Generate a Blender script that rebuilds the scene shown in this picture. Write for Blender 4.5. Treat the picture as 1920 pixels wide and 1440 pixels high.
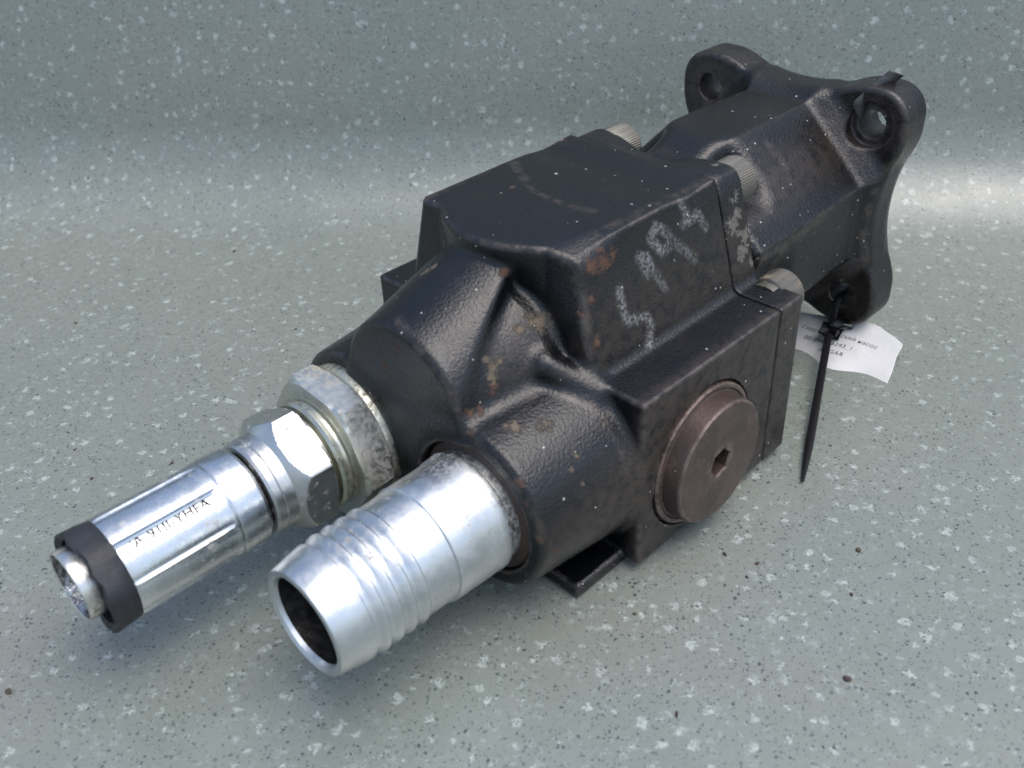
import bpy, bmesh, math, random
import numpy as np
from mathutils import Vector, Matrix
random.seed(7); rng = np.random.default_rng(5)
scene = bpy.context.scene
for o in list(bpy.data.objects): bpy.data.objects.remove(o)
COL = scene.collection

# ---------------------------------------------------------------- camera, sky, sun
# pump frame in millimetres: u along the shaft, v to the right, w up; the table lies at w = -66.5
TABLE = -66.5
def W3(p): return Vector((p[0]*.001, -p[1]*.001, (p[2]-TABLE)*.001))
RC = [[0.70365, -0.42895, 0.56646], [0.70933, 0.37731, -0.59539], [-0.04166, -0.82075, -0.56976]]
CAMP = (-386.39, 221.01, 193.41)
cam = bpy.data.cameras.new('camera'); camo = bpy.data.objects.new('camera', cam); COL.objects.link(camo)
ax = [Vector((RC[0][k], -RC[1][k], RC[2][k])) for k in range(3)]
m = Matrix((ax[0], -ax[1], -ax[2])).transposed().to_4x4(); m.translation = W3(CAMP); camo.matrix_world = m
cam.lens = 35.03; cam.sensor_width = 36; cam.clip_start = .01; cam.clip_end = 50
cam.dof.use_dof = True; cam.dof.focus_distance = .40; cam.dof.aperture_fstop = 14
scene.camera = camo
SUN_EL, SUN_AZ = math.radians(70), math.radians(-72)      # azimuth measured in the x-y plane
world = bpy.data.worlds.new('World'); scene.world = world; world.use_nodes = True
wt = world.node_tree; wt.nodes.clear()
sky = wt.nodes.new('ShaderNodeTexSky'); sky.sky_type = 'NISHITA'; sky.sun_disc = False
sky.sun_elevation = SUN_EL; sky.sun_rotation = math.pi/2 - SUN_AZ; sky.air_density = 1.0; sky.dust_density = 3.0; sky.ozone_density = 1
hs = wt.nodes.new('ShaderNodeHueSaturation'); hs.inputs['Saturation'].default_value = .92
bg = wt.nodes.new('ShaderNodeBackground'); bg.inputs[1].default_value = .15
wo = wt.nodes.new('ShaderNodeOutputWorld')
wt.links.new(sky.outputs[0], hs.inputs['Color']); wt.links.new(hs.outputs[0], bg.inputs[0]); wt.links.new(bg.outputs[0], wo.inputs[0])
sl = bpy.data.lights.new('sun', 'SUN'); sl.energy = 1.1; sl.angle = math.radians(54); sl.color = (1, .985, .965)
so = bpy.data.objects.new('sun', sl); COL.objects.link(so)
d = Vector((math.cos(SUN_EL)*math.cos(SUN_AZ), math.cos(SUN_EL)*math.sin(SUN_AZ), math.sin(SUN_EL)))
so.rotation_euler = d.to_track_quat('Z', 'Y').to_euler(); so.location = (0, 0, 2)
vs = scene.view_settings; vs.view_transform = 'Standard'; vs.look = 'None'; vs.gamma = 1; vs.exposure = 0.82
scene.render.resolution_x, scene.render.resolution_y = 1024, 768

# ---------------------------------------------------------------- node helpers
class NT:
    def __init__(s, name):
        s.m = bpy.data.materials.new(name); s.m.use_nodes = True; s.t = s.m.node_tree; s.t.nodes.clear()
        s.out = s.n('ShaderNodeOutputMaterial'); s.b = s.n('ShaderNodeBsdfPrincipled'); s.l(s.b.outputs[0], s.out.inputs[0])
        s.tc = s.n('ShaderNodeTexCoord')
    def n(s, k, **kw):
        x = s.t.nodes.new(k)
        for a, v in kw.items(): setattr(x, a, v)
        return x
    def l(s, a, b): s.t.links.new(a, b)
    def set(s, sock, v):
        if isinstance(v, (int, float, tuple)): sock.default_value = (*v, 1) if isinstance(v, tuple) and len(v) == 3 and sock.type == 'RGBA' else v
        else: s.l(v, sock)
    def math(s, op, a, b=0.0, c=0.0, clamp=False):
        x = s.n('ShaderNodeMath', operation=op); x.use_clamp = clamp
        s.set(x.inputs[0], a); s.set(x.inputs[1], b)
        if op in ('MULTIPLY_ADD', 'SMOOTH_MIN'): s.set(x.inputs[2], c)
        return x.outputs[0]
    def mapr(s, v, a, b, c=0.0, d=1.0, smooth=True):
        x = s.n('ShaderNodeMapRange'); x.interpolation_type = 'SMOOTHSTEP' if smooth else 'LINEAR'
        s.set(x.inputs[0], v); x.inputs[1].default_value = a; x.inputs[2].default_value = b; x.inputs[3].default_value = c; x.inputs[4].default_value = d
        return x.outputs[0]
    def mix(s, f, a, b):
        x = s.n('ShaderNodeMix', data_type='RGBA'); s.set(x.inputs[0], f); s.set(x.inputs[6], a); s.set(x.inputs[7], b); return x.outputs[2]
    def mixf(s, f, a, b):
        x = s.n('ShaderNodeMix', data_type='FLOAT'); s.set(x.inputs[0], f); s.set(x.inputs[2], a); s.set(x.inputs[3], b); return x.outputs[0]
    def noise(s, scale, detail=4, rough=.55, vec=None, dist=0.0):
        x = s.n('ShaderNodeTexNoise'); x.inputs['Scale'].default_value = scale; x.inputs['Detail'].default_value = detail
        x.inputs['Roughness'].default_value = rough; x.inputs['Distortion'].default_value = dist
        s.l(vec if vec is not None else s.tc.outputs['Object'], x.inputs['Vector']); return x
    def voro(s, scale, vec=None, feature='F1'):
        x = s.n('ShaderNodeTexVoronoi', feature=feature); x.inputs['Scale'].default_value = scale
        s.l(vec if vec is not None else s.tc.outputs['Object'], x.inputs['Vector']); return x
    def scalev(s, vec, sc):
        x = s.n('ShaderNodeMapping'); s.l(vec, x.inputs[0]); x.inputs['Scale'].default_value = sc; return x.outputs[0]
    def attr(s, name): return s.n('ShaderNodeAttribute', attribute_name=name).outputs['Fac']
    def bump(s, h, strength, dist, prev=None):
        x = s.n('ShaderNodeBump'); x.inputs['Strength'].default_value = strength; x.inputs['Distance'].default_value = dist
        s.l(h, x.inputs['Height'])
        if prev is not None: s.l(prev, x.inputs['Normal'])
        return x.outputs[0]

def speck(N, scale, size, share, vec=None):
    """small isolated grains: 1 inside a grain"""
    v = N.voro(scale, vec); c = N.n('ShaderNodeSeparateColor'); N.l(v.outputs['Color'], c.inputs[0])
    r = N.math('MULTIPLY', c.outputs[1], size)
    inside = N.math('LESS_THAN', v.outputs['Distance'], r)
    return N.math('MULTIPLY', inside, N.math('LESS_THAN', c.outputs[0], share))

# ---------------------------------------------------------------- materials
def mat_vinyl():
    N = NT('speckled_vinyl'); uv = N.n('ShaderNodeUVMap').outputs[0]
    dn = N.noise(420, 3, .65, uv); off = N.n('ShaderNodeVectorMath', operation='MULTIPLY_ADD')
    N.l(dn.outputs['Color'], off.inputs[0]); off.inputs[1].default_value = (.0075,)*3; N.l(uv, off.inputs[2])
    dv = off.outputs[0]
    def blob(scale, share, size, vec, edge=.06):
        v = N.voro(scale, vec); c = N.n('ShaderNodeSeparateColor'); N.l(v.outputs['Color'], c.inputs[0])
        r = N.math('MULTIPLY', N.mapr(c.outputs[1], 0, 1, .35, 1, False), size)
        k = N.mapr(N.math('SUBTRACT', r, v.outputs['Distance']), -edge*.5, edge)
        return N.math('MULTIPLY', k, N.math('LESS_THAN', c.outputs[0], share)), c.outputs[2]
    b1, r1 = blob(158, .95, .33, dv, .10); b2, r2 = blob(285, .8, .42, dv, .16)
    dn2 = N.noise(900, 2, .6, uv); off2 = N.n('ShaderNodeVectorMath', operation='MULTIPLY_ADD')
    N.l(dn2.outputs['Color'], off2.inputs[0]); off2.inputs[1].default_value = (.0018,)*3; N.l(uv, off2.inputs[2])
    s1, _ = blob(500, .62, .35, off2.outputs[0], .12); s2, _ = blob(900, .5, .40, off2.outputs[0], .15)
    big = N.noise(5, 3, .5, uv).outputs[0]; mid = N.noise(45, 4, .6, uv).outputs[0]
    base = N.mix(N.mapr(big, .35, .65), (.164, .188, .166), (.178, .196, .173))
    base = N.mix(N.mapr(mid, .45, .75, 0, .4), base, (.186, .206, .190))
    base = N.mix(N.mapr(N.noise(3.2, 3, .6, N.scalev(uv, (1, 1.7, 1))).outputs[0], .56, .72, 0, .38), base, (.185, .170, .148))
    pale = N.mix(r1, (.25, .285, .268), (.385, .425, .40))
    fine = N.noise(600, 3, .6, uv).outputs[0]
    c = N.mix(N.math('MULTIPLY', b1, N.mapr(fine, .35, .6, .45, 1)), base, pale)
    c = N.mix(N.math('MULTIPLY', b2, N.mapr(fine, .35, .6, .2, .8)), c, (.24, .272, .256))
    c = N.mix(N.math('MULTIPLY', s1, N.mapr(N.noise(70, 3, .6, uv).outputs[0], .35, .6, .35, .9)), c, (.022, .036, .042)); c = N.mix(N.math('MULTIPLY', s2, .75), c, (.032, .043, .046))
    N.l(c, N.b.inputs['Base Color'])
    N.l(N.mapr(N.noise(30, 4, .6, uv).outputs[0], .3, .7, .25, .37), N.b.inputs['Roughness'])
    N.b.inputs['IOR'].default_value = 1.58
    bn = N.bump(N.noise(420, 3, .6, uv).outputs[0], .25, .0006); N.l(N.bump(N.noise(26, 2, .5, uv).outputs[0], .25, .002, bn), N.b.inputs['Normal'])
    return N.m

def mat_cast(name='cast_paint', dusty=.12, tone=(.0016, .0022, .0034)):
    N = NT(name); P = N.tc.outputs['Object']
    n1 = N.noise(55, 5, .62, P).outputs[0]; n2 = N.noise(230, 4, .6, P).outputs[0]; n3 = N.noise(900, 3, .6, P).outputs[0]; n4 = N.noise(24, 4, .6, P).outputs[0]
    c = N.mix(N.mapr(n1, .48, .75, 0, dusty), tone, (.022, .019, .017))
    c = N.mix(N.math('MULTIPLY', N.attr('brown'), N.mapr(n2, .28, .6)), c, (.040, .030, .024))
    c = N.mix(N.math('MULTIPLY', N.mapr(n4, .62, .74, 0, .35), N.mapr(n2, .45, .6)), c, (.045, .024, .015))
    # rubbed edges
    w = N.math('MULTIPLY', N.attr('wear'), N.mapr(n2, .36, .62, .15, 1)); w = N.math('MULTIPLY', w, N.mapr(n1, .3, .6, .3, 1))
    c = N.mix(w, c, N.mix(n1, (.075, .072, .074), (.085, .065, .050)))
    tn = N.math('MULTIPLY', N.attr('tan'), N.mapr(N.noise(190, 5, .7, P).outputs[0], .40, .62)); c = N.mix(N.math('MULTIPLY', tn, .45), c, N.mix(n1, (.085, .075, .065), (.06, .042, .032)))
    # rust and ochre blisters, flaked paint
    rag = N.mapr(N.noise(420, 6, .8, P).outputs[0], .3, .7, -.6, .6, False)
    def patch(a, lo=.35, hi=.95): return N.mapr(N.math('ADD', N.attr(a), N.math('MULTIPLY', rag, N.mapr(N.attr(a), 0, .3))), lo, hi)
    rust = patch('rust'); c = N.mix(N.math('MULTIPLY', rust, .7), c, N.mix(n2, (.06, .025, .014), (.16, .075, .045)))
    och = patch('ochre'); c = N.mix(N.math('MULTIPLY', och, .75), c, N.mix(n2, (.09, .065, .04), (.20, .165, .115)))
    flk = patch('flake', .45, .55); c = N.mix(N.math('MULTIPLY', flk, N.mapr(N.noise(160, 4, .7, P).outputs[0], .47, .53)), c, (.11, .10, .088))
    ch = N.math('MULTIPLY', N.attr('chalk'), N.math('MULTIPLY', N.mapr(N.noise(900, 4, .8, P).outputs[0], .40, .62), N.mapr(n1, .35, .6, .35, 1))); c = N.mix(N.math('MULTIPLY', ch, .5), c, (.34, .355, .37))
    sp = speck(N, 360, .17, .17, P); sp2 = speck(N, 150, .11, .08, P); sp = N.math('MAXIMUM', sp, sp2)
    c = N.mix(N.math('MULTIPLY', sp, .8), c, (.42, .40, .37))
    N.l(c, N.b.inputs['Base Color'])
    matte = N.math('MAXIMUM', N.math('MAXIMUM', rust, och), N.math('MAXIMUM', ch, N.math('MULTIPLY', w, .4)))
    r = N.mapr(n1, .3, .7, .20, .31); r = N.math('ADD', r, N.math('MULTIPLY', N.attr('brown'), .16))
    N.l(N.mixf(matte, r, .8), N.b.inputs['Roughness']); N.b.inputs['IOR'].default_value = 1.5
    b = N.bump(N.noise(560, 5, .75, P).outputs[0], .2, .0004)
    b = N.bump(n3, .8, .00035, b); b = N.bump(n1, .15, .0007, b)
    b = N.bump(N.math('MULTIPLY', N.math('MAXIMUM', rust, och), n2), .5, .0006, b)
    N.l(b, N.b.inputs['Normal']); return N.m

def mat_zinc(name, tint=(.66, .69, .70), rough=(.24, .42), rings=.0, grime_u=None, grime=.6, yellow=.2, axis=0):
    N = NT(name); P = N.tc.outputs['Object']
    n1 = N.noise(60, 4, .6, P).outputs[0]; n2 = N.noise(260, 5, .65, P).outputs[0]; n3 = N.noise(24, 3, .55, P).outputs[0]
    c = N.mix(N.mapr(n1, .35, .7), tint, tuple(x*.86 for x in tint)); c = N.mix(N.mapr(n3, .5, .68, 0, yellow), c, (.60, .58, .44))
    c = N.mix(N.mapr(N.noise(38, 3, .6, P).outputs[0], .5, .75, 0, .08), c, (.44, .50, .56))
    g = N.math('MULTIPLY', N.mapr(n2, .56, .66), N.mapr(n1, .50, .60))
    if grime_u:
        x = N.n('ShaderNodeSeparateXYZ'); N.l(P, x.inputs[0])
        near = N.mapr(x.outputs[axis], *grime_u); gg = N.math('MULTIPLY', near, N.mapr(N.noise(620, 6, .75, P).outputs[0], .46, .62)); gg = N.math('MULTIPLY', gg, N.mapr(n1, .32, .62, .1, 1))
        g = N.math('MAXIMUM', g, gg)
    c = N.mix(N.math('MULTIPLY', g, grime), c, N.mix(n1, (.045, .038, .032), (.26, .215, .14)))
    N.l(c, N.b.inputs['Base Color']); N.l(N.math('SUBTRACT', 1.0, N.math('MULTIPLY', g, .85)), N.b.inputs['Metallic'])
    N.l(N.math('ADD', N.mapr(n2, .3, .7, *rough), N.math('MULTIPLY', g, .3)), N.b.inputs['Roughness'])
    sc = [220, 220, 220]; sc[axis] = 6000
    line = N.noise(1, 2, .5, N.scalev(P, tuple(sc))).outputs[0]
    b = N.bump(n2, .35, .00022); b = N.bump(n1, .2, .0006, b)
    if rings: b = N.bump(line, rings, .00012, b)
    N.l(b, N.b.inputs['Normal']); return N.m

def mat_plain(name, col, rough=.5, metal=0., bump=.3, bscale=500, col2=None, cs=120, bd=.0004, rim=None, turned=None):
    N = NT(name); P = N.tc.outputs['Object']; n = N.noise(cs, 5, .65, P).outputs[0]
    c = N.mix(N.mapr(n, .35, .68), col, col2 or tuple(x*.75 for x in col))
    if rim:
        pt = N.n('ShaderNodeNewGeometry').outputs['Pointiness']
        k = N.math('MULTIPLY', N.mapr(pt, .505, .56), N.mapr(N.noise(260, 4, .7, P).outputs[0], .35, .6)); c = N.mix(N.math('MULTIPLY', k, .7), c, rim)
        c = N.mix(N.math('MULTIPLY', N.mapr(N.noise(150, 6, .75, P).outputs[0], .56, .66), .5), c, tuple(x*1.9 for x in col))
        c = N.mix(N.math('MULTIPLY', N.math('MAXIMUM', speck(N, 330, .18, .16, P), speck(N, 140, .1, .1, P)), .8), c, (.40, .38, .34))
    N.l(c, N.b.inputs['Base Color'])
    N.b.inputs['Metallic'].default_value = metal; N.l(N.mapr(n, .3, .7, rough*.85, min(1, rough*1.15)), N.b.inputs['Roughness'])
    nb = N.bump(N.noise(bscale, 4, .6, P).outputs[0], bump, bd)
    if turned:                                  # lathe marks round an axis along v
        mp = N.n('ShaderNodeVectorMath', operation='MULTIPLY_ADD'); N.l(P, mp.inputs[0]); mp.inputs[1].default_value = (1, 0, 1); mp.inputs[2].default_value = (-turned[0], 0, -turned[1])
        ln_ = N.n('ShaderNodeVectorMath', operation='LENGTH'); N.l(mp.outputs[0], ln_.inputs[0])
        cb = N.n('ShaderNodeCombineXYZ'); N.l(N.math('MULTIPLY', ln_.outputs['Value'], 1800.0), cb.inputs[0])
        nb = N.bump(N.noise(1, 2, .6, cb.outputs[0]).outputs[0], .5, .00012, nb)
    N.l(nb, N.b.inputs['Normal']); return N.m

M_vinyl = mat_vinyl(); M_cast = mat_cast(); M_house = mat_cast('housing_paint', .10, (.0015, .0021, .0029))

# ---------------------------------------------------------------- object helpers
BASE = Vector((-137, 0, TABLE))          # pump frame point where the pump's empty stands
def link(name, me, parent=None, mat=None, smooth=True):
    o = bpy.data.objects.new(name, me); COL.objects.link(o)
    if parent is not None: o.parent = parent
    if mat: me.materials.append(mat)
    if smooth: me.polygons.foreach_set('use_smooth', [True]*len(me.polygons))
    me.update(); return o
def thing(name, label, cat, base, group=None):
    o = bpy.data.objects.new(name, None); COL.objects.link(o); o.location = W3(base); o.empty_display_size = .02
    o['label'] = label; o['category'] = cat
    if group: o['group'] = group
    return o
def mesh(name, verts, faces, parent, mat, base=BASE, sharp=None, smooth=True):
    """verts in the pump frame (mm); the map to the world mirrors v, so faces are turned over"""
    me = bpy.data.meshes.new(name); b = W3(base)
    me.from_pydata([tuple(W3(v)-b) for v in verts], [], [tuple(reversed(f)) for f in faces])
    bm = bmesh.new(); bm.from_mesh(me); bmesh.ops.remove_doubles(bm, verts=bm.verts, dist=1e-7); bmesh.ops.recalc_face_normals(bm, faces=bm.faces)
    if sharp:
        for e in bm.edges:
            if len(e.link_faces) == 2 and e.calc_face_angle(0) > math.radians(sharp): e.smooth = False
    bm.to_mesh(me); bm.free()
    return link(name, me, parent, mat, smooth)
def frame_u(v0, w0):  return lambda a, r, t: (a, v0 + r*math.cos(t), w0 + r*math.sin(t))
def frame_v(u0, w0):  return lambda a, r, t: (u0 + r*math.cos(t), a, w0 + r*math.sin(t))
def lathe(name, fr, rings, parent, mat, n=96, sharp=32, base=BASE, closed=False, cap0=True, cap1=True):
    """rings: list of (a, r) where r is a number or a function of the angle"""
    vs_, fs = [], []
    for a, r in rings:
        for k in range(n):
            t = 2*math.pi*k/n; rr = r(t) if callable(r) else r; aa = a(t) if callable(a) else a
            vs_.append(fr(aa, rr, t))
    for i in range(len(rings)-1):
        for k in range(n): fs.append((i*n+k, i*n+(k+1) % n, (i+1)*n+(k+1) % n, (i+1)*n+k))
    if closed:
        L = len(rings)-1
        for k in range(n): fs.append((L*n+k, L*n+(k+1) % n, (k+1) % n, k))
    else:
        if cap0: fs.append(tuple(reversed(range(n))))
        if cap1: fs.append(tuple((len(rings)-1)*n+k for k in range(n)))
    return mesh(name, vs_, fs, parent, mat, base, sharp)
def hexr(R, ang0=0.):
    """radius of a hexagon with corner radius R, first corner at ang0 degrees"""
    ap = R*math.cos(math.pi/6)
    def f(t):
        x = (t - math.radians(ang0)) % (math.pi/3) - math.pi/6
        return ap/math.cos(x)
    return f
def rmin(f, g): return lambda t: min(f(t) if callable(f) else f, g(t) if callable(g) else g)
def tube(name, pts, rad, parent, mat, base, n=8, flat=1.0, taper=None, up=(0, 1, 0)):
    vs_, fs = [], []; P = [Vector(p) for p in pts]
    for i, p in enumerate(P):
        t = (P[min(i+1, len(P)-1)]-P[max(i-1, 0)]).normalized(); a = Vector(up) - t*t.dot(Vector(up)); a.normalize(); b = t.cross(a)
        r = rad*(taper(i/(len(P)-1)) if taper else 1)
        for k in range(n):
            an = 2*math.pi*(k+.5)/n; vs_.append(p + a*r*math.cos(an) + b*r*flat*math.sin(an))
    for i in range(len(P)-1):
        for k in range(n): fs.append((i*n+k, i*n+(k+1) % n, (i+1)*n+(k+1) % n, (i+1)*n+k))
    fs.append(tuple(reversed(range(n)))); fs.append(tuple((len(P)-1)*n+k for k in range(n)))
    return mesh(name, vs_, fs, parent, mat, base, 40)
def spline(pts, n=8):
    out = []; P = [Vector(p) for p in pts]
    for i in range(len(P)-1):
        p0, p1, p2, p3 = P[max(i-1, 0)], P[i], P[i+1], P[min(i+2, len(P)-1)]
        for k in range(n):
            t = k/n; out.append(.5*((2*p1)+(p2-p0)*t+(2*p0-5*p1+4*p2-p3)*t*t+(3*p1-p0-3*p2+p3)*t**3))
    out.append(P[-1]); return out

# ---------------------------------------------------------------- the vinyl sheet: flat, then sweeping up
def build_vinyl():
    # line where the sheet starts to rise, at S0 mm from the point under the camera, running along (0.644, 0.765)
    nrm = np.array([.765, -.644]); al = np.array([.644, .765]); c0 = np.array(CAMP[:2]); S0, R = 508.0, 66.0; TH = math.radians(77)
    prof = [(s, 0.0) for s in (-1500, -600, -200, 0, 200, 350, 430, 490)] + \
           [(S0 + R*math.sin(th), R*(1-math.cos(th))) for th in np.linspace(0, TH, 24)] + [(S0+R*math.sin(TH)+math.cos(TH)*q, R*(1-math.cos(TH))+math.sin(TH)*q) for q in (8, 40, 80, 120, 160, 200, 240, 290)]
    arc = [0.]
    for a, b in zip(prof, prof[1:]): arc.append(arc[-1] + math.hypot(b[0]-a[0], b[1]-a[1]))
    ls = np.linspace(-1500, 1500, 61); vs_, uv, fs = [], [], []
    for (s, z), q in zip(prof, arc):
        for l in ls:
            wob = 0.0 if z == 0 else 2.2*math.sin(l*.011+.6)*min(1, z/60)
            p = c0 + nrm*(s+wob) + al*l; vs_.append((p[0], p[1], TABLE+z)); uv.append((l*.001, q*.001))
    n = len(ls)
    for i in range(len(prof)-1):
        for j in range(n-1): fs.append((i*n+j, i*n+j+1, (i+1)*n+j+1, (i+1)*n+j))
    me = bpy.data.meshes.new('vinyl_surface'); me.from_pydata([W3(p) for p in vs_], [], fs)
    u = me.uv_layers.new(name='UVMap')
    for lo in me.loops: u.data[lo.index].uv = uv[lo.vertex_index]
    o = link('vinyl_surface', me, None, M_vinyl); o['kind'] = 'structure'
    if me.polygons[0].normal.z < 0: me.flip_normals()
build_vinyl()

# ---------------------------------------------------------------- signed distance casting kit
def ln(x, y): return np.sqrt(x*x+y*y)
def smin(a, b, k): h = np.clip(k-np.abs(a-b), 0, None)/k; return np.minimum(a, b)-h*h*k*.25
def smax(a, b, k): return -smin(-a, -b, k)
def ext(d2, dz, r=0.):
    a, b = d2+r, dz+r
    return np.minimum(np.maximum(a, b), 0)+ln(np.maximum(a, 0), np.maximum(b, 0))-r
def slab(x, a, b): return np.maximum(a-x, x-b)
def rect(x, y, x0, x1, y0, y1, r=0.):
    dx, dy = np.abs(x-(x0+x1)/2)-(x1-x0)/2+r, np.abs(y-(y0+y1)/2)-(y1-y0)/2+r
    return ln(np.maximum(dx, 0), np.maximum(dy, 0))+np.minimum(np.maximum(dx, dy), 0)-r
def poly(x, y, P, r=0.):
    x, y = np.broadcast_arrays(x, y); dd = np.full(x.shape, 1e9); s = np.ones(x.shape)
    for i in range(len(P)):
        ax_, ay = P[i]; bx, by = P[i-1]; ex, ey = bx-ax_, by-ay; wx, wy = x-ax_, y-ay
        t = np.clip((wx*ex+wy*ey)/(ex*ex+ey*ey), 0, 1); dd = np.minimum(dd, (wx-ex*t)**2+(wy-ey*t)**2)
        c1, c2, c3 = y >= ay, y < by, ex*wy > ey*wx
        s = np.where((c1 & c2 & c3) | (~c1 & ~c2 & ~c3), -s, s)
    return s*np.sqrt(dd)-r
def sstep(x, a, b): t = np.clip((x-a)/(b-a), 0, 1); return t*t*(3-2*t)
def ell(u, v, w, c, r):
    k = np.sqrt(((u-c[0])/r[0])**2+((v-c[1])/r[1])**2+((w-c[2])/r[2])**2); return (k-1)*min(r)

def surface_nets(F, o, h):
    S = F < 0; nx, ny, nz = F.shape
    cells = np.zeros((nx-1, ny-1, nz-1), np.int8)
    for a in (0, 1):
        for b in (0, 1):
            for c in (0, 1): cells += S[a:nx-1+a, b:ny-1+b, c:nz-1+c]
    ii = np.argwhere((cells > 0) & (cells < 8)); idx = -np.ones(cells.shape, np.int64); idx[tuple(ii.T)] = np.arange(len(ii))
    acc = np.zeros((len(ii), 3)); cnt = np.zeros(len(ii))
    for ax_ in range(3):
        for a in (0, 1):
            for b in (0, 1):
                off = [0, 0, 0]; oth = [k for k in range(3) if k != ax_]; off[oth[0]] = a; off[oth[1]] = b
                p0 = ii+off; p1 = p0.copy(); p1[:, ax_] += 1
                f0, f1 = F[tuple(p0.T)], F[tuple(p1.T)]; m_ = (f0 < 0) != (f1 < 0)
                t = np.where(m_, f0/np.where(m_, f0-f1, 1), 0); q = p0.astype(float); q[:, ax_] += t
                acc += q*m_[:, None]; cnt += m_
    V = acc/cnt[:, None]*h+np.array(o); quads = []
    for ax_ in range(3):
        b, c = [(1, 2), (2, 0), (0, 1)][ax_]
        sl0 = [slice(None)]*3; sl1 = [slice(None)]*3; sl0[ax_] = slice(0, -1); sl1[ax_] = slice(1, None)
        for k in (b, c): sl0[k] = slice(1, -1); sl1[k] = slice(1, -1)
        A, B = S[tuple(sl0)], S[tuple(sl1)]
        for cond, flip in ((A & ~B, False), (~A & B, True)):
            e = np.argwhere(cond); 
            if not len(e): continue
            for k in (b, c): e[:, k] += 1
            def g(db, dc): q = e.copy(); q[:, b] -= db; q[:, c] -= dc; return idx[tuple(q.T)]
            Q = np.stack([g(1, 1), g(0, 1), g(0, 0), g(1, 0)], 1); quads.append(Q[:, ::-1] if flip else Q)
    return V, np.concatenate(quads)

def sdf_object(name, fn, lo, hi, h, parent, mat, attrs=None):
    g = [np.arange(a, b+h, h) for a, b in zip(lo, hi)]
    U, V_, W_ = g[0][:, None, None], g[1][None, :, None], g[2][None, None, :]
    F = np.ascontiguousarray(np.broadcast_to(fn(U, V_, W_), (len(g[0]), len(g[1]), len(g[2])))).astype(np.float32)
    V, Q = surface_nets(F, (g[0][0], g[1][0], g[2][0]), h)
    e = .25
    for _ in range(2):
        x, y, z = V.T; f0 = fn(x, y, z)
        G = np.stack([fn(x+e, y, z)-fn(x-e, y, z), fn(x, y+e, z)-fn(x, y-e, z), fn(x, y, z+e)-fn(x, y, z-e)], 1)/(2*e)
        nn = np.maximum((G*G).sum(1), .2); stp = np.clip(f0/nn, -h*.6, h*.6); V = V-G*stp[:, None]
    x, y, z = V.T; e = 1.8
    lap = (fn(x+e, y, z)+fn(x-e, y, z)+fn(x, y+e, z)+fn(x, y-e, z)+fn(x, y, z+e)+fn(x, y, z-e)-6*fn(x, y, z))/(e*e)
    wear = np.clip((lap-.25)/.6, 0, 1)
    b = W3(BASE); me = bpy.data.meshes.new(name)
    X = np.stack([V[:, 0]*.001-b.x, -V[:, 1]*.001-b.y, (V[:, 2]-TABLE)*.001-b.z], 1)
    Q = Q[:, ::-1]                                  # the world mirrors v
    me.vertices.add(len(X)); me.vertices.foreach_set('co', X.astype(np.float32).ravel())
    me.loops.add(Q.size); me.loops.foreach_set('vertex_index', Q.astype(np.int32).ravel())
    me.polygons.add(len(Q)); me.polygons.foreach_set('loop_start', np.arange(0, Q.size, 4, dtype=np.int32))
    me.update(calc_edges=True)
    wear = wear*np.clip((np.abs(V[:, 0]+104)-1.5)/2, .12, 1)
    vals = {'wear': wear}; vals.update(attrs(V) if attrs else {})
    for k in ('wear', 'rust', 'ochre', 'flake', 'chalk', 'brown', 'tan'):
        a = me.attributes.new(k, 'FLOAT', 'POINT'); a.data.foreach_set('value', np.ascontiguousarray(vals.get(k, np.zeros(len(V)))).astype(np.float32))
    return link(name, me, parent, mat)

def spots(V, L):
    out = np.zeros(len(V))
    for c, r in L:
        dlt = V-np.array(c); dlt = dlt/np.array(r if isinstance(r, tuple) else (r,)*3); out = np.maximum(out, np.clip(1.0-.5*np.sqrt((dlt**2).sum(1)), 0, 1))
    return out
def strokes(V, L, rad=.9):
    dd = np.full(len(V), 1e9)
    for pl in L:
        for a, b in zip(pl, pl[1:]):
            a, b = np.array(a, float), np.array(b, float); e = b-a; t = np.clip(((V-a)@e)/(e@e), 0, 1); dd = np.minimum(dd, np.sqrt(((V-a-t[:, None]*e)**2).sum(1)))
    return np.clip((rad+.9-dd)/1.5, 0, 1)

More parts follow.
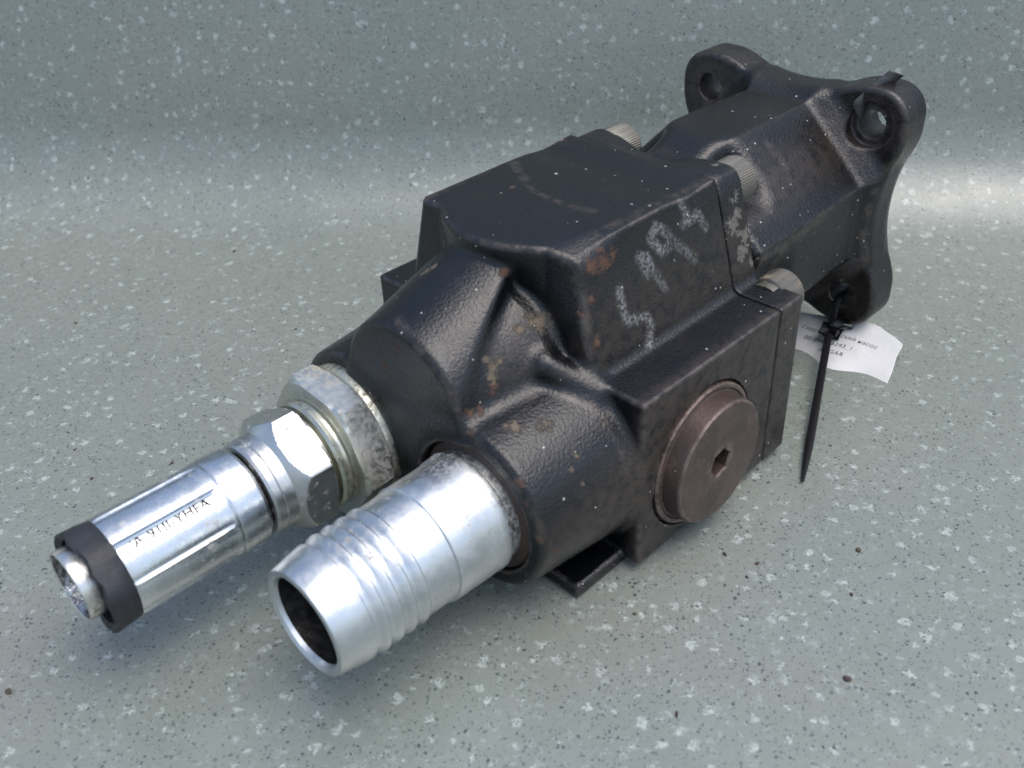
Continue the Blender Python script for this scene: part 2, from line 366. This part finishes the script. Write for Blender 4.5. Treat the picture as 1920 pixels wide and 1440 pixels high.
PV, PW = 31.6, -26.6        # port axes
PU, PLW = -147.4, -32.6     # side plug axis
def f_core(u, v, w):
    block = ext(rect(v, w, -66.5, 66.5, -63, 7, .8), slab(u, -182.5, -88.5), 1.6)
    bul = 9.5*np.clip(1-(v/25)**2, 0, 1)*sstep(w, 26, 46)
    back = -88.5
    pol = poly(v, w+1.2*np.exp(-((u+120)/9)**2)*sstep(w, 40, 48), [(-34.5, 49), (-46.5, 7), (-46.5, -63), (-46, -66.3), (46, -66.3), (46.5, -63), (46.5, 7), (34.5, 49)])
    pol = smax(pol, (v-26.5)*.42+(w-49)*.91-7*sstep(u, -183, -140), 3)
    av_ = np.abs(v); front = -183-bul+5*sstep(v, 22, 40)*sstep(w, 20, 44)
    hexa = ext(pol, np.maximum(front-u, u-back), 2.4)
    return smin(block, hexa, 3.0)
def f_body(u, v, w):
    av = np.abs(v)
    core = np.maximum(f_core(u, v, w), u+104.0)
    R = 31+4.0*np.clip((u+226)/42, 0, 1)
    bar = ext(ln(av-PV, w-PW)-R, slab(u, -226, -172), 2.6)
    low = ext(rect(v, w, -PV, PV, -54, 0, 2), slab(u, -226, -172), 2.2)
    t = np.clip((u+226)/36, 0, 1.2)
    cyl = ext(ln(v, w)-(29.0+6.4*np.clip(t, 0, 1)**1.4), slab(u, -226, -176), 1.8)
    arch = ext(ln(v, w-14.5*t)-29.2, slab(u, -226, -176), 1.8)
    arch = smax(arch, (av-(15+(-190-u)*.36))*.94, 2.2)
    d = smin(bar, low, 3); d = smin(d, smin(cyl, arch, 3.5), 5)
    d = smin(d, core, 3.5)
    pa, pb = np.array((-192., 33., 13.)), np.array((-183., 46.0, 3.5)); e = pb-pa
    h = np.clip(((u-pa[0])*e[0]+(av-pa[1])*e[1]+(w-pa[2])*e[2])/(e@e), 0, 1)
    rib = np.sqrt((u-pa[0]-h*e[0])**2+(av-pa[1]-h*e[1])**2+(w-pa[2]-h*e[2])**2)-4.2
    d = smin(d, rib, 5)
    d = smin(d, ext(rect(v, w, -59.5, 59.5, -66.2, -60.2, 1.5), slab(u, -206.5, -125), 1.5), 1.5)
    d = smin(d, ext(rect(v, w, -44, 44, -66.2, -50, 3), slab(u, -209, -125), 3), 2)  # added mass under the barrels, blocks light to deepen the shadow there
    # ports, side plug seat
    d = np.maximum(d, -ext(ln(av-PV, w-PW)-24.9, slab(u, -240, -222.5)))
    d = np.maximum(d, -ext(ln(av-PV, w-PW)-18, slab(u, -240, -200)))
    d = np.maximum(d, -ext(ln(u-PU, w-PLW)-28.6, slab(v, 63.6, 80)))
    d = d + .2*np.exp(-((u+104)/.9)**2)
    return d
def f_plate(u, v, w):
    d = np.maximum(f_core(u, v, w), -103.6-u)
    av = np.abs(v)
    d = smax(d, (av-34)*.66+(w-40)*.75-5.2, 3)
    d = smax(d, w-(49-6.5*np.exp(-((v+4)/17)**2)*sstep(u, -106, -90)), 2)
    for (a, b) in ((27, 38), (52.5, -1)): d = np.maximum(d, -ext(ln(av-a, w-b)-5, slab(u, -91, -80)))
    return d
HP = [(-15, 48), (-46, 17), (-46, -17), (-15, -48), (15, -48), (46, -17), (46, 17), (15, 48)]
def f_house(u, v, w):
    av, aw = np.abs(v), np.abs(w)
    sh = 1.6*sstep(u, -60, 0)
    h = ext(poly(v, w, HP)+sh+1.2, slab(u, -88, 10), 2.2)-1.2
    h = smax(h, w-(42+6*sstep(u, -88, -64)), 2.5)
    # room for the cap screws
    for (a, b, r, L) in ((28.5, 41, 14.5, -68), (53, -1, 12.5, -66), (27, -38, 13, -60)):
        h = smax(h, -ext(ln(av-a, w-b)-r, slab(u, -110, L), 6), 7)
    Rb = 46.0
    fl = rect(v, w, -55.5, 55.5, -55.5, 55.5, 13)
    for (cx, cy) in ((0, 1), (0, -1), (1, 0), (-1, 0)):
        fl = smax(fl, Rb-ln(v-cx*(45.5+Rb), w-cy*(45.5+Rb)), 6)
    fl = ext(fl, slab(u, -2.5, 16.4), 2.4)
    d = smin(np.minimum(h, fl), (h+fl-8.0)*.7071, 2.0)
    for (a, b) in ((40, 40), (40, -40), (-40, 40), (-40, -40)):
        rr = ln(v-a, w-b)
        if a > 0 and b > 0: d = smax(d, -ext(rr-9.4, slab(u, -40, -.6)), 1.2)
        d = np.maximum(d, -(rr-6.0))
    d = smax(d, -ext(ln(v, w)-20, slab(u, 11, 30)), 1)
    return d

#@@STAINS
RUST = [((-211.4, 28.4, 12.0), 2.2), ((-167.7, 36.3, 42.8), 3.5), ((-173.5, 36.3, 42.6), 2.4), ((-162.5, 36.4, 42.5), 2.1), ((-190.3, 13.9, 40.2), 1.6), ((-219.2, 59.7, -41.1), 1.6), ((-225.2, 52.9, -4.9), 1.5), ((-176.5, 39.0, 33.3), 1.7), ((-181.0, 38.9, 29.3), 1.4), ((-222.5, 28.6, 8.1), 1.5), ((-218.6, 29.3, 7.3), 1.5), ((-225.8, 60.7, -23.2), 1.5), ((-226.0, 55.6, -11.4), 1.3), ((-219.9, 63.0, -30.1), 1.2), ((-226.9, -7.7, 11.3), 1.8), ((-226.9, 1.0, 22.4), 1.4), ((-225.7, 31.7, 3.7), 1.3), ((-177.8, 42.9, 19.4), 1.6), ((-155.4, -16.6, 49.0), 1.2)]
OCHRE = [((-208.8, 26.1, 17.2), 2.2), ((-209.8, 24.2, 19.9), 1.4), ((-205.9, 26.1, 18.2), 1.5), ((-210.1, 27.3, 14.7), 2.0), ((-187.1, 26.1, 23.9), 3.1), ((-189.9, 24.8, 25.2), 2.1), ((-194.2, 24.1, 24.5), 1.7), ((-214.3, 40.4, 4.3), 2.5), ((-216.3, 38.9, 4.5), 1.5), ((-206.0, 45.7, 3.1), 2.2), ((-208.4, 45.1, 3.1), 1.3), ((-202.5, -11.2, 36.4), 2.2), ((-200.6, -9.4, 37.9), 1.4), ((-110.4, -34.1, 48.6), 1.5), ((-203.9, 56.8, -5.1), 1.0), ((-206.2, 47.6, 2.1), 1.0), ((-193.4, 63.9, -37.5), 1.3), ((-205.9, 61.2, -12.3), 1.0), ((-207.9, 58.1, -7.4), 1.0)]
FLAKE = [((-93.9, 38.5, 35.1), 4.5), ((-91.6, 41.5, 24.4), 5.3), ((-94.6, 42.9, 19.5), 3.7), ((-98.4, 39.7, 30.7), 3.6), ((-90.1, 43.8, 15.7), 3.3), ((-93.6, 26.5, 48.4), 2.0)]
CHALK = [[(-163.0, 39.6, 31.3), (-163.4, 41.3, 25.1), (-162.3, 42.8, 19.9), (-152.7, 43.6, 17.1), (-151.4, 44.6, 13.6), (-154.8, 46.2, 8.8)], [(-151.3, 37.7, 37.8), (-148.5, 39.7, 30.7)], [(-151.3, 37.7, 37.8), (-147.0, 38.3, 35.9), (-145.9, 39.4, 31.9), (-141.1, 41.9, 23.2)], [(-140.0, 35.9, 44.0), (-143.7, 36.8, 41.1), (-139.3, 38.4, 35.2), (-134.0, 38.4, 35.5), (-134.4, 37.1, 40.0), (-139.5, 36.0, 43.8)], [(-133.4, 37.8, 37.5), (-122.9, 40.9, 26.7)], [(-124.6, 34.9, 46.6), (-123.2, 36.4, 42.2)], [(-125.7, 37.1, 40.0), (-117.1, 36.9, 40.6), (-114.4, 38.5, 35.1)]]
SCRATCH = [[(-220.5, 13.9, 28.2), (-222.7, 17.9, 25.0), (-223.6, 21.0, 22.0)]]
TAN = [[(-177.1, 29.2, 47.7), (-168.4, 30.0, 48.4), (-148.5, 31.3, 49.0), (-125.3, 31.2, 48.1), (-100.3, 32.5, 47.7)], [(-181.4, -33.1, 48.9), (-162.4, -34.2, 49.0), (-137.9, -34.0, 49.0)], [(-137.9, -34.0, 49.0), (-153.9, -7.6, 49.0), (-154.9, 8.5, 49.0), (-152.3, 18.3, 49.0)], [(-225.3, 29.0, 6.7), (-213.5, 31.4, 6.6), (-200.9, 35.7, 6.7), (-192.9, 42.4, 6.4), (-189.1, 50.5, 2.5), (-188.4, 59.0, -5.5), (-186.9, 64.9, -16.6)], [(-184.7, 21.9, 47.9), (-180.7, 29.7, 46.1), (-179.5, 34.1, 40.5), (-179.6, 37.6, 34.1), (-180.3, 41.6, 24.1)], [(-181.9, 66.1, 4.6), (-182.9, 66.9, -22.5)], [(-223.3, -1.9, 30.6), (-226.2, 14.8, 25.0), (-226.5, 26.0, 12.1), (-225.7, 31.7, 3.7), (-226.0, 50.2, -4.8), (-225.5, 60.5, -18.6), (-220.4, 60.9, -38.2)]]
RUBBED = [[(-66.2, 17.5, 43.8), (-55.3, 20.1, 42.8)], [(-49.1, 21.2, 41.6), (-47.4, 26.9, 35.8), (-48.7, 29.8, 33.0)], [(-9.4, 15.6, 46.9), (-7.9, 26.1, 38.4), (-8.1, 38.0, 26.2), (-8.6, 43.9, 19.6)], [(-2.1, 54.4, 42.2), (-2.1, 53.2, 30.5), (-2.5, 50.1, 22.9)], [(-5.5, 48.5, 13.8), (-6.9, 47.0, -0.9), (-5.0, 49.1, -16.4), (-2.5, 53.0, -34.8)], [(-84.8, 45.4, 13.0), (-59.7, 46.0, 13.7), (-34.9, 45.4, 14.9)]]
RUST_H = []
#@@END
def a_body(V):
    u, v, w = V.T
    brown = .75*sstep(v, 60, 66)+.55*sstep(v-34+(w-7)*-.0, 0, 10)*sstep(w, 6, 14)
    brown = np.maximum(brown, .9*np.clip(1-np.abs(ln(u-PU, w-PLW)-29)/4, 0, 1)*(v > 60))
    for s in (-1, 1): brown = np.maximum(brown, .9*(ln(v-s*PV, w-PW) < 26)*(u < -219))
    brown = np.maximum(brown, .8*np.clip(1.3-np.sqrt(((u+197)/12)**2+((v-24)/10)**2+((w-16)/12)**2), 0, 1))
    return dict(brown=np.clip(brown, 0, 1), rust=spots(V, RUST), ochre=spots(V, OCHRE), chalk=np.maximum(strokes(V, CHALK, 1.6), strokes(V, SCRATCH, .25)), flake=spots(V, FLAKE), tan=strokes(V, TAN, 1.6))
def a_house(V):
    u, v, w = V.T; br = np.zeros(len(V))
    for a in (-40, 40):
        for b in (-40, 40):
            br = np.maximum(br, np.clip(1.25-ln(v-a, w-b)/16, 0, 1)*(u < 8))
    br *= np.where((v > 0) & (w < 0), .4, 1)
    return dict(brown=np.clip(br*1.2, 0, 1), tan=strokes(V, RUBBED, 2.0), flake=spots(V, FLAKE))

pump = thing('hydraulic_pump', 'black cast hydraulic pump with zinc hose fittings lying on speckled grey vinyl', 'hydraulic pump', BASE)
body = sdf_object('pump_body', f_body, (-229, -69, -77), (-101, 69, 52), .8, pump, M_cast, a_body)
plate = sdf_object('end_plate', f_plate, (-106, -69, -77), (-84, 69, 52), .8, pump, M_cast, a_body)
house = sdf_object('drive_housing', f_house, (-90, -58, -58), (18, 58, 58), .8, pump, M_house, a_house)

# ---------------------------------------------------------------- materials that depend on the base
def bx(u): return (u-BASE.x)*.001
M_barb = mat_zinc('galvanised_barb', (.58, .61, .62), (.28, .48), .35, (bx(-246), bx(-229)), .75, .15)
M_collar = mat_zinc('zinc_collar', (.60, .635, .65), (.20, .34), .35, None, .5, .05)
M_nut = mat_zinc('zinc_nut', (.56, .57, .56), (.28, .44), .5, None, .45, .1)
M_hex = mat_zinc('zinc_adapter', (.62, .63, .58), (.30, .48), .1, (bx(-246), bx(-232)), .8, .35)
M_ring = mat_zinc('yellow_zinc_ring', (.52, .53, .45), (.26, .42), .3, (bx(-252), bx(-240)), .85, .6)
M_screw = mat_zinc('dull_screw', (.20, .19, .165), (.45, .65), .1, None, .8, .4)
M_tubein = mat_zinc('steel_insert', (.66, .66, .62), (.22, .38), .5, None, .8, .1)
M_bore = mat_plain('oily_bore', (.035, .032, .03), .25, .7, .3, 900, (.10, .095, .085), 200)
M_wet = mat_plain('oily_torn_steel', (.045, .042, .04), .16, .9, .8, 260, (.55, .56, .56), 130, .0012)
M_plug = mat_plain('brown_steel_plug', (.072, .048, .039), .40, .35, .35, 700, (.045, .034, .030), 70, rim=(.20, .15, .13), turned=((PU-BASE.x)*.001, (PLW-BASE.z)*.001))
M_plugrim = mat_plain('brown_flange_ring', (.045, .032, .027), .5, .3, .4, 500, (.07, .045, .033), 150)
M_rubber = mat_plain('black_rubber', (.018, .020, .025), .48, 0, .5, 1400, (.012, .013, .016), 150)
M_nylon = mat_plain('black_nylon', (.012, .012, .013), .32, 0, .1, 500)
M_paper = mat_plain('white_label_paper', (.54, .54, .53), .6, 0, .3, 60, (.47, .475, .47), 40, .0015)
M_ink = mat_plain('black_print', (.03, .03, .035), .6, 0, 0, 500)
M_stamp = mat_plain('stamped_dark_line', (.015, .015, .015), .6, .2, 0, 500)
M_tape = mat_plain('curled_paint_skin', (.03, .034, .036), .45, 0, .3, 400, (.018, .02, .022))
M_crumb = mat_plain('dirt_grit', (.07, .05, .035), .9, 0, .4, 900, (.035, .03, .027), 300)
M_grit = mat_plain('pale_grit', (.5, .48, .42), .8, 0, .4, 900)

# ---------------------------------------------------------------- right hose barb
fb = frame_u(PV, PW)
def flat(r, th0, ap):
    def f(t):
        x = (t-math.radians(th0)+math.pi) % (2*math.pi)-math.pi
        return min(r, ap/math.cos(x)) if abs(x) < 1.2 else r
    return f
rings = [(-293.0, 15.0), (-294.4, 15.5), (-295.2, 16.6), (-294.8, 17.9), (-293.6, 18.3), (-290, 19.0), (-286, 19.7), (-283.6, 20.0), (-283.2, 19.6)]
for k in range(4):
    a = -283-0+5.0*k
    rings += [(a+.2, 18.9), (a+.9, 18.9), (a+2.0, 19.5), (a+3.4, 20.4), (a+4.3, 20.6), (a+4.75, 20.4), (a+4.95, 19.6)]
rings += [(-262.6, 19.7), (-261, 19.9), (-252.4, 20.2), (-251.6, 20.3), (-251.2, 20.9)]
F1 = flat(21.6, 128, 19.9)
rings += [(-250.6, flat(21.1, 128, 19.9)), (-240, flat(21.5, 128, 19.9)), (-233, F1), (-231, flat(21.9, 128, 20.6)), (-229.3, 21.6), (-228.3, 20.6), (-222, 20.3)]
barb = lathe('hose_barb', fb, rings, pump, M_barb, 128, 30, cap0=False, cap1=False)
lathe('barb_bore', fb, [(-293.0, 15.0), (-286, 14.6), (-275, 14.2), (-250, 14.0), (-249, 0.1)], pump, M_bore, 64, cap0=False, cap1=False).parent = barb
lathe('barb_flange', fb, [(-221, 24.3), (-224.6, 24.3), (-225.2, 23.6), (-225.2, 20)], pump, M_plugrim, 96, 30, cap0=False, cap1=False)

# ---------------------------------------------------------------- left fitting, from the body outward
fl_ = frame_u(-PV, PW)
lathe('sealing_washer', fl_, [(-224, 26.0), (-225, 26.6), (-229.2, 26.7), (-230.4, 26.2), (-231, 24)], pump, M_ring, 96, 30)
hx = hexr(29.0, -6)
ad = lathe('hex_adapter', fl_, [(-230.6, rmin(hx, 26.3)), (-231.6, rmin(hx, 28.2)), (-232.2, hx), (-240.6, hx), (-241.6, rmin(hx, 27.9)), (-242.6, rmin(hx, 26.2)), (-242.8, 22)], pump, M_hex, 180, 22)
lathe('adapter_collar', fl_, [(-242, 21.4), (-243.2, 21.6), (-243.6, 20.2), (-244.6, 19.9), (-245.2, 21.0), (-246.8, 21.2), (-247.8, 20.2), (-248.2, 17.6), (-251, 17.4)], pump, M_ring, 96, 30)
hs_ = hexr(23.3, 25)
rg = [(-249.3, 17.5), (-249.6, rmin(hs_, 20.4)), (-250.6, rmin(hs_, 22.4)), (-251.3, hs_)]
for k in range(13):
    t = k/12; a = -259-5.6*t; rg.append((a, rmin(hs_, 23.4-5.2*t**1.3)))
rg += [(-265.2, 18.0), (-268.6, 17.8), (-268.9, 17.5), (-269.3, 17.8), (-271.6, 17.5), (-272.6, 16.9), (-272.9, 15.2), (-271, 14)]
lathe('swivel_nut', fl_, rg, pump, M_nut, 192, 18)
lathe('hose_tail_neck', fl_, [(-268, 14.1), (-276, 14.1)], pump, M_bore, 64)
def crimp(R, amp):
    def f(t):
        x = ((math.degrees(t)-14) % 45)/45-.5            # eight die marks
        rid = math.exp(-((abs(x)-.5)/.045)**2)
        return R-amp*.55*math.cos(x*math.pi*2)*-1*.0-amp*(1-abs(2*x)**2)*.0+amp*rid-.35*amp*math.exp(-((abs(x)-.41)/.05)**2)
    return f
rg = [(-273.6, 14), (-274.0, 16.2), (-274.6, 17.1), (-275.6, 17.6), (-284.6, 17.8), (-285.4, 17.5), (-286.4, 17.7)]
for a, R, am in ((-287.2, 17.5, .05), (-289, 17.3, .4), (-292, 17.25, .55), (-316, 17.3, .6), (-321, 17.4, .45), (-322.3, 17.2, .3), (-322.5, 15.5, 0)): rg.append((a, crimp(R, am)))
collar = lathe('crimp_collar', fl_, rg, pump, M_collar, 256, 24)
nz = [random.uniform(-1, 1) for _ in range(24)]
def jag(a, amp): 
    def f(t):
        x = t/(2*math.pi)*24; i = int(x) % 24; fr = x-int(x); return a+amp*(nz[i]*(1-fr)+nz[(i+1) % 24]*fr)
    return f
def octo(R, k=.6): 
    h = lambda t: R*(1-.035*k*(1-math.cos(8*(t-.25)))/2)
    return h
hose = lathe('hose_stub', fl_, [(-321, 16), (-322.4, octo(17.4)), (-326, octo(17.9)), (jag(-330.6, .9), octo(18.4, 1.4)), (jag(-331.2, 1.2), 17.0), (jag(-330.2, .6), 15.3), (-325, 14.9), (-318, 14.6), (-317.9, .1)], pump, M_rubber, 192, 35, cap0=False)
ft = frame_u(-PV-2.0, PW+.3)
ins = lathe('steel_insert_tube', ft, [(-322, 11.2), (-329.5, 11.4), (-329.8, 12.0), (-334.6, 12.3), (-335.4, 12.0), (-335.6, 11.7), (-335.3, 11.3)], pump, M_tubein, 96, 30, cap0=False, cap1=False)
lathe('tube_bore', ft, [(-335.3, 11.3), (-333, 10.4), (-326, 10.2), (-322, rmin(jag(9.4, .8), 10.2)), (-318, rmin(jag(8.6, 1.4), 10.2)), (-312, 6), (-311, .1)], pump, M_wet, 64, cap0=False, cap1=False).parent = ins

# text bent onto the collar
def text_mesh(body_, size, mat, mapper, parent, name, base, extrude=0., align='LEFT', offset=0.0, spacing=1.0):
    cu = bpy.data.curves.new('text_curve', 'FONT'); cu.body = body_; cu.size = size; cu.extrude = extrude; cu.align_x = align; cu.offset = offset; cu.resolution_u = 3; cu.space_character = spacing
    to = bpy.data.objects.new('text_curve', cu); COL.objects.link(to)
    dg = bpy.context.evaluated_depsgraph_get(); me = bpy.data.meshes.new_from_object(to.evaluated_get(dg)); bpy.data.objects.remove(to)
    b = W3(base); bm = bmesh.new(); bm.from_mesh(me)
    bmesh.ops.triangulate(bm, faces=bm.faces)
    for v in bm.verts: v.co = W3(mapper(v.co.x, v.co.y, v.co.z))-b
    bmesh.ops.recalc_face_normals(bm, faces=bm.faces); bm.to_mesh(me); bm.free(); me.materials.clear(); me.name = name
    return link(name, me, parent, mat, False)
def on_collar(x, y, z):
    th = math.radians(47.5)+y/17.3; r = 17.42+z
    jit = .25*math.sin(x*2.1)
    return (-318.5+x, -PV+r*math.cos(th+jit/17), PW+r*math.sin(th+jit/17))
text_mesh('/A-91II-YHFA', 4.7, M_stamp, on_collar, collar, 'stamped_lettering', BASE, .04, offset=.03, spacing=1.05)

# ---------------------------------------------------------------- side plug
fv = frame_v(PU, PLW); so_ = hexr(5.6, 12)
pl = lathe('port_plug', fv, [(63.8, 27.6), (66.9, 27.6), (67.5, 27.1), (67.5, 25.8), (67.1, 25.3), (67.6, 24.6), (73.6, 24.0), (74.4, 23.4), (74.5, 22.6), (74.5, 9), (74.5, hexr(6.2, 12)), (73.9, so_), (68.0, so_), (68.2, .1)], pump, M_plug, 144, 25, cap0=False)

# ---------------------------------------------------------------- cap screws at the rear of the end plate
def kn(r): return lambda t: r+.09*math.cos(60*t)
def screw(v0, w0):
    rs = [(-94.5, 8.0), (-90.9, 8.0), (-90.6, 8.6), (-90.2, kn(9.0)), (-79.8, kn(9.0)), (-79.0, 8.4), (-78.8, 7.6), (-78.8, hexr(4.2, 10)), (-84, hexr(4.2, 10)), (-84, .1)]
    return lathe('cap_screw', frame_u(v0, w0), rs, pump, M_screw, 192, 30)
for a, b in ((27.5, 39.0), (-27, 39.0), (53, 0)): screw(a, b)

# ---------------------------------------------------------------- peeled skin on the upper right lug
def strip(name, pts, half, parent, mat, base, thick=.35, jagw=.5):
    vs_, fs = [], []; C = spline(pts, 6); H = spline(half, 6)
    for c, h in zip(C, H):
        hh = h*(1+random.uniform(-.06, .06)*jagw*2); t = Vector((0, 0, 1)); vs_ += [c+hh, c-hh]
    n = len(C)
    for i in range(n-1): fs.append((2*i, 2*i+1, 2*i+3, 2*i+2))
    o = mesh(name, vs_, fs, parent, mat, base, None)
    md = o.modifiers.new('thickness', 'SOLIDIFY'); md.thickness = thick*.001; md.offset = 0
    return o
strip('peeled_skin', [(-4.0, 36.6, 42.7), (-3.0, 35.0, 48.7), (1.5, 37.5, 52.8), (5.5, 40.2, 56.4), (8.5, 42.7, 59.6)],
      [(-1, -.4, .2), (-3, -1.9, -.1), (-3.8, -2.3, .3), (-3.0, -2.4, .8), (-1.9, -2.1, 1.2)], pump, M_tape, BASE, .4)

# ---------------------------------------------------------------- cable tie
TB = (-5, 41, TABLE)
tie = thing('cable_tie', 'black plastic cable tie threaded through the lower flange hole', 'cable tie', TB)
tail = spline([(-101.3, 83.6, -65.2), (-70.5, 69.2, -62.8), (-39.8, 54.7, -59.9), (-9, 40.3, -56.5), (-4.5, 38.8, -50), (-2.0, 38.2, -44.5), (4, 38.4, -42.2), (15.5, 39.0, -43), (18.5, 40.0, -49), (17.5, 41.3, -58.5), (11, 43.8, -61.5), (3, 44.6, -59), (-2, 44.2, -56.2), (-7, 42.3, -55.6), (-8.5, 41, -55.8)], 8)
tube('strap', tail, 1.9, tie, M_nylon, TB, 8, .38, lambda t: min(1, .35+t*14), up=(.1, 1, .25))
hd = bmesh.new(); bmesh.ops.create_cube(hd, size=1)
mh = Matrix(((.75, .1, .55), (.1, 1, .05), (-.6, 0, .8)))
hv = [v.co.copy() for v in hd.verts]
for v, c in zip(hd.verts, hv):
    q = Vector((c.x*5.0, c.y*6.2, c.z*4.4)); q = mh @ q + Vector((-9, 40.9, -56.6)); v.co = W3(q)-W3(TB)
bmesh.ops.bevel(hd, geom=hd.edges[:], offset=.0008, segments=3, affect='EDGES', profile=.5); bmesh.ops.recalc_face_normals(hd, faces=hd.faces)
hm = bpy.data.meshes.new('head'); hd.to_mesh(hm); hd.free(); link('head', hm, tie, M_nylon)

# ---------------------------------------------------------------- paper tag
GB = (-2, 45, TABLE)
tag = thing('paper_tag', 'white curled paper tag with black print hanging from the cable tie', 'tag', GB)
H0 = Vector((.5, 44.3, -57.5)); hd_ = Vector((.07, 1, 0)).normalized(); a60 = math.radians(23); D0 = Vector((-math.cos(a60), 0, -math.sin(a60))); N0 = hd_.cross(D0).normalized()
if N0.z < 0: N0 = -N0
def tag_pt(s, t, z=0.):
    # the paper bows across its width and its lower edge turns under
    bow = -.0022*(s-6)**2*1.0; 
    tt, dn = t, 0.
    lift = .9*math.sin(s*.21+.5)*(.3+.03*t)
    return H0+hd_*s+D0*tt+N0*(bow+dn*.8+lift+z)
gx, gy = np.arange(-34, 34.01, .5), np.arange(-7.5, 30.01, .5)
vs_, fs, idm = [], [], {}
def top(s): return np.interp(s, [-34, -29, -12, 0, 8, 13, 15, 22, 27, 30], [1.5, 0.4, -2.8, -5.4, -6.2, -5.8, -5.0, -3.0, -.8, 3])
def right(t): return np.interp(t, [-6, 0, 6, 15, 30], [24, 26.4, 27.0, 29.6, 32.5])
def low_(s): return np.interp(s, [-34, -20, -8, 8, 20, 33], [23, 25.6, 26.4, 26.0, 24.4, 21.5])
def inside(s, t): return t+.24 >= top(s) and t-.24 <= low_(s) and s-.24 <= right(t) and (s*s+t*t) > 2.3**2 and not (s < -25 and t > 19+(s+34)*1.2)
for i in range(len(gx)-1):
    for j in range(len(gy)-1):
        if not inside(gx[i]+.25, gy[j]+.25): continue
        f = []
        for a, b in ((i, j), (i+1, j), (i+1, j+1), (i, j+1)):
            if (a, b) not in idm:
                s, t = gx[a], gy[b]; s = min(s, right(t)); t = min(max(t, top(s)-.05), low_(s)); idm[(a, b)] = len(vs_); vs_.append(tag_pt(s, t))
            f.append(idm[(a, b)])
        fs.append(tuple(f))
sheet = mesh('paper_sheet', vs_, fs, tag, M_paper, GB); md = sheet.modifiers.new('thickness', 'SOLIDIFY'); md.thickness = .00022; md.offset = 0
def on_tag(x0, y0, ang=2.6):
    c, s_ = math.cos(math.radians(ang)), math.sin(math.radians(ang))
    return lambda x, y, z: tag_pt(x0+x*c+y*s_, y0-y*c*1.0-x*s_*1.0, .18)
for i, (txt, x0, y0, sz, sp) in enumerate((('Гидравлический насос', -18.8, 8.0, 3.1, 1.06), ('00-0968_6243_1', -15.0, 13.2, 3.2, 1.1), ('ANGAR', -5.0, 17.6, 3.2, 1.12))):
    text_mesh(txt, sz, M_ink, on_tag(x0, y0), sheet, 'printed_line', GB, 0, offset=.004, spacing=sp)

# ---------------------------------------------------------------- grit on the sheet and on the pump
def blobs(name, L, mat, label, cat, seed=3):
    r_ = random.Random(seed); bm = bmesh.new()
    for (p, r) in L:
        q = bmesh.ops.create_icosphere(bm, subdivisions=1, radius=r*.001)
        sx, sy, sz = r_.uniform(.7, 1.6), r_.uniform(.6, 1.2), r_.uniform(.45, .8); an = r_.uniform(0, 6)
        for v in q['verts']:
            c = v.co*(1+r_.uniform(-.28, .28)); x, y = c.x*sx, c.y*sy
            v.co = Vector((x*math.cos(an)-y*math.sin(an), x*math.sin(an)+y*math.cos(an), c.z*sz))+W3(p)+Vector((0, 0, r*.0004))
    me = bpy.data.meshes.new(name); bm.to_mesh(me); bm.free(); o = link(name, me, None, mat, False); o['kind'] = 'stuff'; o['label'] = label; o['category'] = cat
#@@CRUMBS
L = []
r_ = random.Random(11)
for _ in range(24):
    L.append(((r_.uniform(-330, 150), r_.uniform(-330, 190), TABLE), r_.uniform(.3, .65)))
for (x, y, r) in ((-198, 78, .7), (-174, 144, 1.0), (-292, -133, .9), (-166, -167, .7), (-139, -267, .9), (-154, 84, .8), (-141, 127, .8), (-158, 96, .8), (-264, -117, .8), (-361, -50, 1.2), (-221, 113, .8), (-196, 176, 1.6), (-120, 118, 1.0), (-239, -260, 1.2), (-100, 60, .9), (-150, 95, .8)): L.append(((x, y, TABLE), r))
blobs('dirt_crumbs', L, M_crumb, 'dark crumbs of dirt scattered over the grey vinyl', 'dirt')
